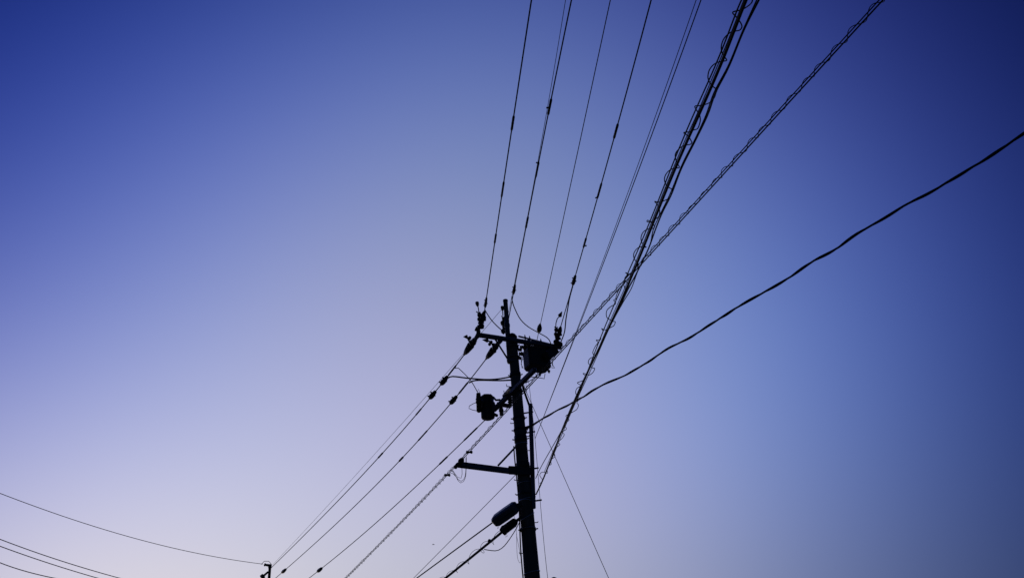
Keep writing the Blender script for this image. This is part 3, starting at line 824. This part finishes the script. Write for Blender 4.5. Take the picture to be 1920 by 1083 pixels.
loops8 = [(1410.8, 0.0), (1409.6, 5.0), (1403.3, 11.2), (1390.9, 18.7), (1379.6, 21.2), (1373.4, 24.2), (1379.6, 31.2), (1384.6, 37.4), (1389.6, 44.9), (1391.1, 51.1), (1387.1, 56.8), (1379.6, 58.6), (1369.7, 61.1), (1359.7, 69.8), (1354.2, 79.8), (1352.2, 91.0), (1354.2, 99.7), (1358.5, 107.2), (1362.7, 113.4), (1356.0, 115.2), (1346.0, 117.1), (1337.3, 122.1), (1329.8, 132.1), (1327.3, 144.6), (1329.8, 153.3), (1334.8, 160.8), (1341.0, 165.8), (1344.2, 169.5), (1342.3, 174.5), (1339.3, 183.2), (1332.3, 191.4), (1323.6, 195.7), (1313.6, 198.2), (1302.9, 199.4), (1306.1, 206.9), (1311.1, 214.4), (1313.1, 224.3), (1311.1, 234.3), (1307.4, 241.8), (1301.1, 243.8), (1292.4, 247.3), (1281.9, 248.8), (1287.4, 253.0), (1292.4, 258.0), (1296.6, 265.5), (1297.3, 265.5), (1295.1, 270.5), (1284.0, 272.5), (1274.3, 278.0), (1267.4, 286.3), (1266.0, 293.2), (1268.8, 304.3), (1273.8, 314.0), (1264.7, 315.4), (1255.0, 319.6), (1248.0, 327.9), (1245.8, 337.6), (1249.4, 347.3), (1256.3, 352.8), (1260.8, 355.6), (1259.7, 362.5), (1255.0, 370.8), (1245.3, 376.3), (1235.6, 379.1), (1227.3, 377.7), (1231.4, 381.9), (1235.6, 390.2), (1237.0, 398.5), (1234.2, 406.8), (1227.3, 411.8), (1220.3, 416.5), (1212.6, 415.1), (1214.8, 412.9), (1223.1, 417.9), (1227.3, 424.8), (1224.5, 428.1), (1214.8, 429.5), (1206.5, 434.5), (1202.3, 442.8), (1202.3, 451.1), (1206.5, 459.4), (1212.0, 463.6), (1202.3, 462.2), (1194.0, 466.4), (1188.5, 474.7), (1188.5, 483.0), (1192.6, 489.9), (1196.8, 495.5), (1192.6, 506.5), (1181.6, 513.5), (1172.7, 510.7), (1177.4, 515.4), (1171.9, 521.8), (1173.2, 527.3), (1178.8, 532.9), (1173.2, 542.5), (1168.4, 533.2), (1160.1, 543.6), (1154.7, 558.2), (1157.2, 568.6), (1149.7, 574.8), (1143.5, 583.1), (1142.2, 595.6), (1149.7, 601.8), (1156.3, 603.0), (1153.8, 610.1), (1146.4, 613.4), (1137.2, 618.4), (1131.8, 615.5), (1133.1, 620.5), (1128.9, 630.9), (1126.8, 637.1), (1121.4, 637.1), (1123.5, 641.3), (1118.5, 649.6), (1113.5, 662.0), (1117.3, 667.4), (1108.9, 671.2), (1105.2, 680.7), (1111.4, 689.0), (1118.5, 689.9), (1115.6, 697.3), (1106.0, 702.7), (1095.6, 699.4), (1099.8, 707.7), (1091.5, 714.0), (1085.7, 717.3), (1089.4, 722.3), (1083.2, 728.5), (1081.1, 738.9), (1088.1, 747.2), (1083.2, 754.3), (1088.1, 758.4), (1085.2, 766.7), (1074.8, 772.1), (1062.4, 779.2), (1068.6, 786.7), (1062.4, 790.8), (1058.2, 797.1), (1064.4, 803.3), (1054.1, 809.5), (1060.3, 813.7), (1054.9, 822.0), (1045.7, 828.2), (1052.0, 832.4), (1043.7, 838.6), (1039.5, 846.9), (1042.4, 855.2), (1033.3, 861.4), (1035.3, 869.8), (1029.1, 871.8), (1025.8, 878.1), (1028.3, 886.4), (1018.7, 884.3), (1014.6, 890.5), (1017.5, 900.9), (1012.5, 905.1)]
q8 = smooth_px(loops8, None, 2.5)
q8 = q8[::-1]
SP = []
mx = np.array(sorted([(y, x) for x, y in main8]))
for x, y in q8:                                   # slack lashing wire: its loops swing above the cable on one side, below on the other
    off = x - np.interp(y, mx[:, 0], mx[:, 1])
    if y > 560:
        x += .5 * off if off < 0 else -.25 * off
    SP.append(at_height(x, y, zb8 - .1 - .004 * max(-14, min(14, off))))
SP = extend(SP, .6, 4)
MB().tube(SP, .0055, 6).build('spiral_hanger', M_CABLE, bun)

# ------------------------------------------------------------------ service drop to the right
drop = [(992, 802), (999, 797), (1020, 782.5), (1032, 776), (1048, 767), (1060, 762.5), (1080, 750), (1096, 742.5), (1112.6, 731.5), (1140, 716), (1175, 702), (1210, 681), (1250, 655), (1290, 634), (1330, 610), (1370, 583), (1410, 561), (1450, 537), (1490, 514), (1530, 486), (1570, 465), (1610, 437), (1650, 413), (1700, 383), (1740, 364), (1780, 339), (1820, 315), (1860, 292), (1920, 249)]
DR = extend(span_h(drop, pole_z(803), pole_z(803) - .3, None), 8)
dr = wire('service_drop', DR, .03, M_CABLE, 'thick wavy twisted service cable sweeping from pole to right edge', 'cable', n=8)
MB().tube(helix(DR, .017, .9, .02, 0, (0, 0, 0), .2, 4, 12), .0105, 6).build('twisted_core', M_CABLE, dr)
c = at_depth(989, 803, depth_of(DR[0]))
MB().lathe(c - TO_RIGHT * .09, DR[1], [(0, .015), (.2, .035), (.5, .03), (.8, .026), (1, .014)], 10).build('drop_clamp', M_DARK, dr)
MB().tube(span_d([(983, 806), (986, 803), (989, 807), (986, 812), (983, 817), (988, 819), (993, 816), (995, 810)], depth_of(DR[0]), depth_of(DR[0])), .012, 6).build('drop_loop', M_CABLE, dr)

# ------------------------------------------------------------------ guys and small verticals
A_ = at_depth(981, 721, depth_of((PX, PY, pole_z(721))) - .05); B_ = at_height(1454, 1789, 0.0)
G1 = [A_ + (B_ - A_) * t for t in np.linspace(0, 1, 30)]
g1 = wire('guy_wire', G1, .011, M_WIRE, 'thin straight guy wire slanting from the pole down to the lower right', 'wire')
MB().lathe(B_, B_ + unit(A_ - B_) * .8, [(0, .03), (.9, .02), (1, .01)], 8).build('guy_anchor', M_STEEL, g1)
vt = [(989, 700), (994, 710), (998, 760), (1002, 819), (1005, 859), (1013, 935), (1019, 1000), (1027, 1083)]
q = smooth_px(vt, 3)
V1 = [at_dist(*p, PD - .25) for p in q]
V1 = V1 + [V1[-1] + (np.array([V1[-1][0] + .35, V1[-1][1], 0]) - V1[-1]) * t for t in np.linspace(.1, 1, 8)]
wire('thin_wire', V1, .009, M_WIRE, 'single thin wire hanging almost straight down just right of the pole', 'wire')
# little leads right of the pole under the box
GS = 'small leads under the switchgear box'
dS = depth_of((PX, PY, pole_z(720))) - .1
for pts, dia, lab in ((((982, 717), (988, 716), (994, 713), (1003, 707), (1009, 698)), .016, 'short lead curving from pole to the box underside'),
                      (((988, 709), (991, 715), (984, 716), (980, 719)), .02, 'stubby bent lead close to the pole below the box'),
                      (((990, 706), (986, 722), (988, 736), (984, 727), (981, 712)), .008, 'tiny slack wire squiggle right of the pole above the riser')):
    wire('short_lead', span_d(pts, dS, dS - .1), dia, M_CABLE, lab, 'cable', GS)

# ------------------------------------------------------------------ lower left cables and joint closures
A5 = at_depth(967, 889, depth_of((PX, PY, pole_z(889))) - .15)
L5 = span_v([(967, 889), (927, 930), (859, 1000), (800, 1057), (775, 1083), (505, 1352)], A5, on_pole2(505, 1352), 2)
wire('thin_wire', L5, .012, M_WIRE, 'thin wire leaving the pole under the lower arm towards bottom left', 'wire')
def box_axis(name, base_px, tip_px, d, w, h, label, group, shape, material):
    a, b = at_depth(*base_px, d), at_depth(*tip_px, d + .25)
    o = thing(name, a, label, 'cable closure', group)
    dv, _, _ = frame(b - a)
    s = unit(np.cross(dv, CF)); u = np.cross(s, dv)
    vs, fs = [], []
    sec = [(-1, -.55), (-.75, -1), (.75, -1), (1, -.55), (1, .55), (.75, 1), (-.75, 1), (-1, .55)]
    for t, k in shape:
        c = a + (b - a) * t
        vs += [c + s * x * w / 2 * k + u * y * h / 2 * k for x, y in sec]
    n = len(sec)
    for i in range(len(shape) - 1):
        for k in range(n):
            fs.append([i * n + k, i * n + (k + 1) % n, (i + 1) * n + (k + 1) % n, (i + 1) * n + k])
    fs.append(list(range(n))[::-1]); fs.append([(len(shape) - 1) * n + k for k in range(n)])
    MB().add(vs, fs, False).build('casing', material, o)
    return o, a, b, s, u
GC = 'cable closures on the pole'
dC = depth_of((PX, PY, pole_z(965))) - .16
cl1, a1, b1_, s1_, u1_ = box_axis('joint_closure', (969, 948), (926.5, 978), dC, .215, .2, 'large grey-blue rounded closure jutting down left from the pole', GC,
    [(0, .6), (.03, .82), (.1, .97), (.5, 1), (.88, .97), (.96, .8), (1, .55)], M_COVER)
MB().tube([a1 + (b1_ - a1) * t + u1_ * -.101 for t in (.08, .3, .6, .92)], .008, 6).build('seam', M_DARK, cl1)
MB().beam(a1, at_depth(979, 944, dC), .05, .08).build('mount', M_DARK, cl1)
MB().tube(span_d([(934, 986), (932, 989), (934, 991), (935.5, 988)], dC + .2, dC + .2), .004, 5).build('tag_loop', M_WIRE, cl1)
L6 = span_v([(926, 977), (868, 1019.5), (800, 1069), (780, 1084), (505, 1286)], b1_, on_pole2(505, 1286), 2)
wire('telephone_cable', L6, .026, M_CABLE, 'medium cable running from the grey closure down to bottom left', 'cable')
dC2 = depth_of((PX, PY, pole_z(985))) - .16
cl2, a2, b2_, s2_, u2_ = box_axis('joint_closure', (968, 976), (941, 996), dC2, .145, .14, 'smaller black closure with tapered ends under the grey one', GC,
    [(0, .3), (.02, .55), (.14, .95), (.8, 1), (.82, 1.08), (.88, 1.08), (.9, .9), (.97, .55), (1, .35)], M_CABLE)
MB().beam(a2, at_depth(980, 967, dC2), .03, .05).build('mount', M_DARK, cl2)
MB().tube(span_d([(949, 1001), (947, 1005), (950, 1007), (952, 1003)], dC2 + .1, dC2 + .1), .004, 5).build('tag_loop', M_WIRE, cl2)
L7 = span_v([(942, 996), (913, 1018), (876, 1051), (835, 1083), (505, 1336)], b2_, on_pole2(505, 1336), 2)
l7 = wire('telephone_cable', L7, .05, M_CABLE, 'thick looped cable running from the small black closure to bottom edge', 'cable', n=10)
MB().tube(helix(L7, .07, .55, .01, .5, (0, 0, -.01), .4, 21), .0045, 5).build('spiral_hanger', M_CABLE, l7)
a = point_y(L7, 1016)
MB().lathe(a, a + CU * .06 - CR * .0, [(0, .03), (.6, .035), (1, .02)], 8).build('cable_clip', M_DARK, l7)
wire('slack_loop', span_d([(975, 976), (968, 990), (958, 1006), (947, 1021), (939, 1028), (931, 1031.5), (920, 1031), (908, 1029)], dC2 - .05, depth_of(point_y(L7, 1027))), .016, M_CABLE, 'slack cable drooping from the black closure end to the thick looped cable', 'cable')
wire('slack_loop', span_d([(963, 964), (967, 978), (968.5, 1000), (969, 1025), (970, 1042), (972.5, 1052), (976, 1055), (977.5, 1050), (975, 1036), (972, 1020), (968, 1000)], dC2 - .05, dC2 - .05), .007, M_CABLE, 'long narrow wire loop hanging at the left edge of the pole', 'cable')

# ------------------------------------------------------------------ lines from the far pole to the left edge
GF = 'distant lines at the lower left edge'
a = at_dist(493, 1057, P2D); b = at_height(0, 924, 10.6)
F0 = extend(span_v([(493, 1056.5), (379, 1037.5), (271, 1014), (108, 963), (0, 924)], a, b, 3), 12)
wire('distant_line', F0, .021, M_WIRE, 'highest distant line at left, sagging into the top of the far pole', 'power line', GF)
for pts, y, zz, dia, lab in (([(225, 1083), (135, 1057), (57, 1031), (0, 1010)], 1140, 9.0, .024, 'second distant line from the top at the lower left edge'),
                             ([(184, 1083), (95, 1056), (0, 1023)], 1152, 8.8, .024, 'third distant line from the top at the lower left edge'),
                             ([(103, 1083), (41, 1068), (0, 1054)], 1172, 8.3, .024, 'lowest distant line in the bottom left corner')):
    a = on_pole2(503, y); b = at_height(*pts[-1], zz)
    P_ = extend(span_v([(503, y)] + pts, a, b, 3), 12)
    wire('distant_line', P_, dia, M_WIRE, lab, 'power line', GF)

# ------------------------------------------------------------------ far pole whose domed top just shows at the bottom edge
dm = at_dist(1038, 1080.6, 29.0)
p3 = thing('utility_pole', np.array([dm[0], dm[1], 0]), 'distant pole showing only its dark domed cap at the bottom edge, right of centre', 'utility pole')
hz = dm[2]
MB().lathe(np.array([dm[0], dm[1], 0]), np.array([dm[0], dm[1], hz - .12]), [(0, .17), (1, .105)], 20).build('shaft', M_CONC, p3)
MB().lathe(np.array([dm[0], dm[1], hz - .2]), dm, [(0, .12), (.3, .15), (.5, .148), (.75, .115), (.92, .06), (1, .01)], 20).build('cap', M_DARK, p3)

# ------------------------------------------------------------------ tiny bird
bd = at_depth(812.5, 1020, 75.0)
bird = MB().lathe(bd - CR * .14, bd + CR * .16, [(0, .01), (.15, .02), (.45, .032), (.75, .024), (.9, .016), (1, .005)], 8)
for s in (-1, 1):
    f_ = np.array([0.2, s * 1.0, .1])
    bird.tube([bd, bd + f_ * .12 + upv * .02, bd + f_ * .26 - CR * .08], [.02, .014, .003], 6)
o = bird.build('bird', M_BIRD, origin=bd)
tag(o, 'tiny distant bird, a faint speck low in the sky left of the pole', 'bird')
for o in bpy.data.objects:
    if '_base' in o.keys():
        del o['_base']
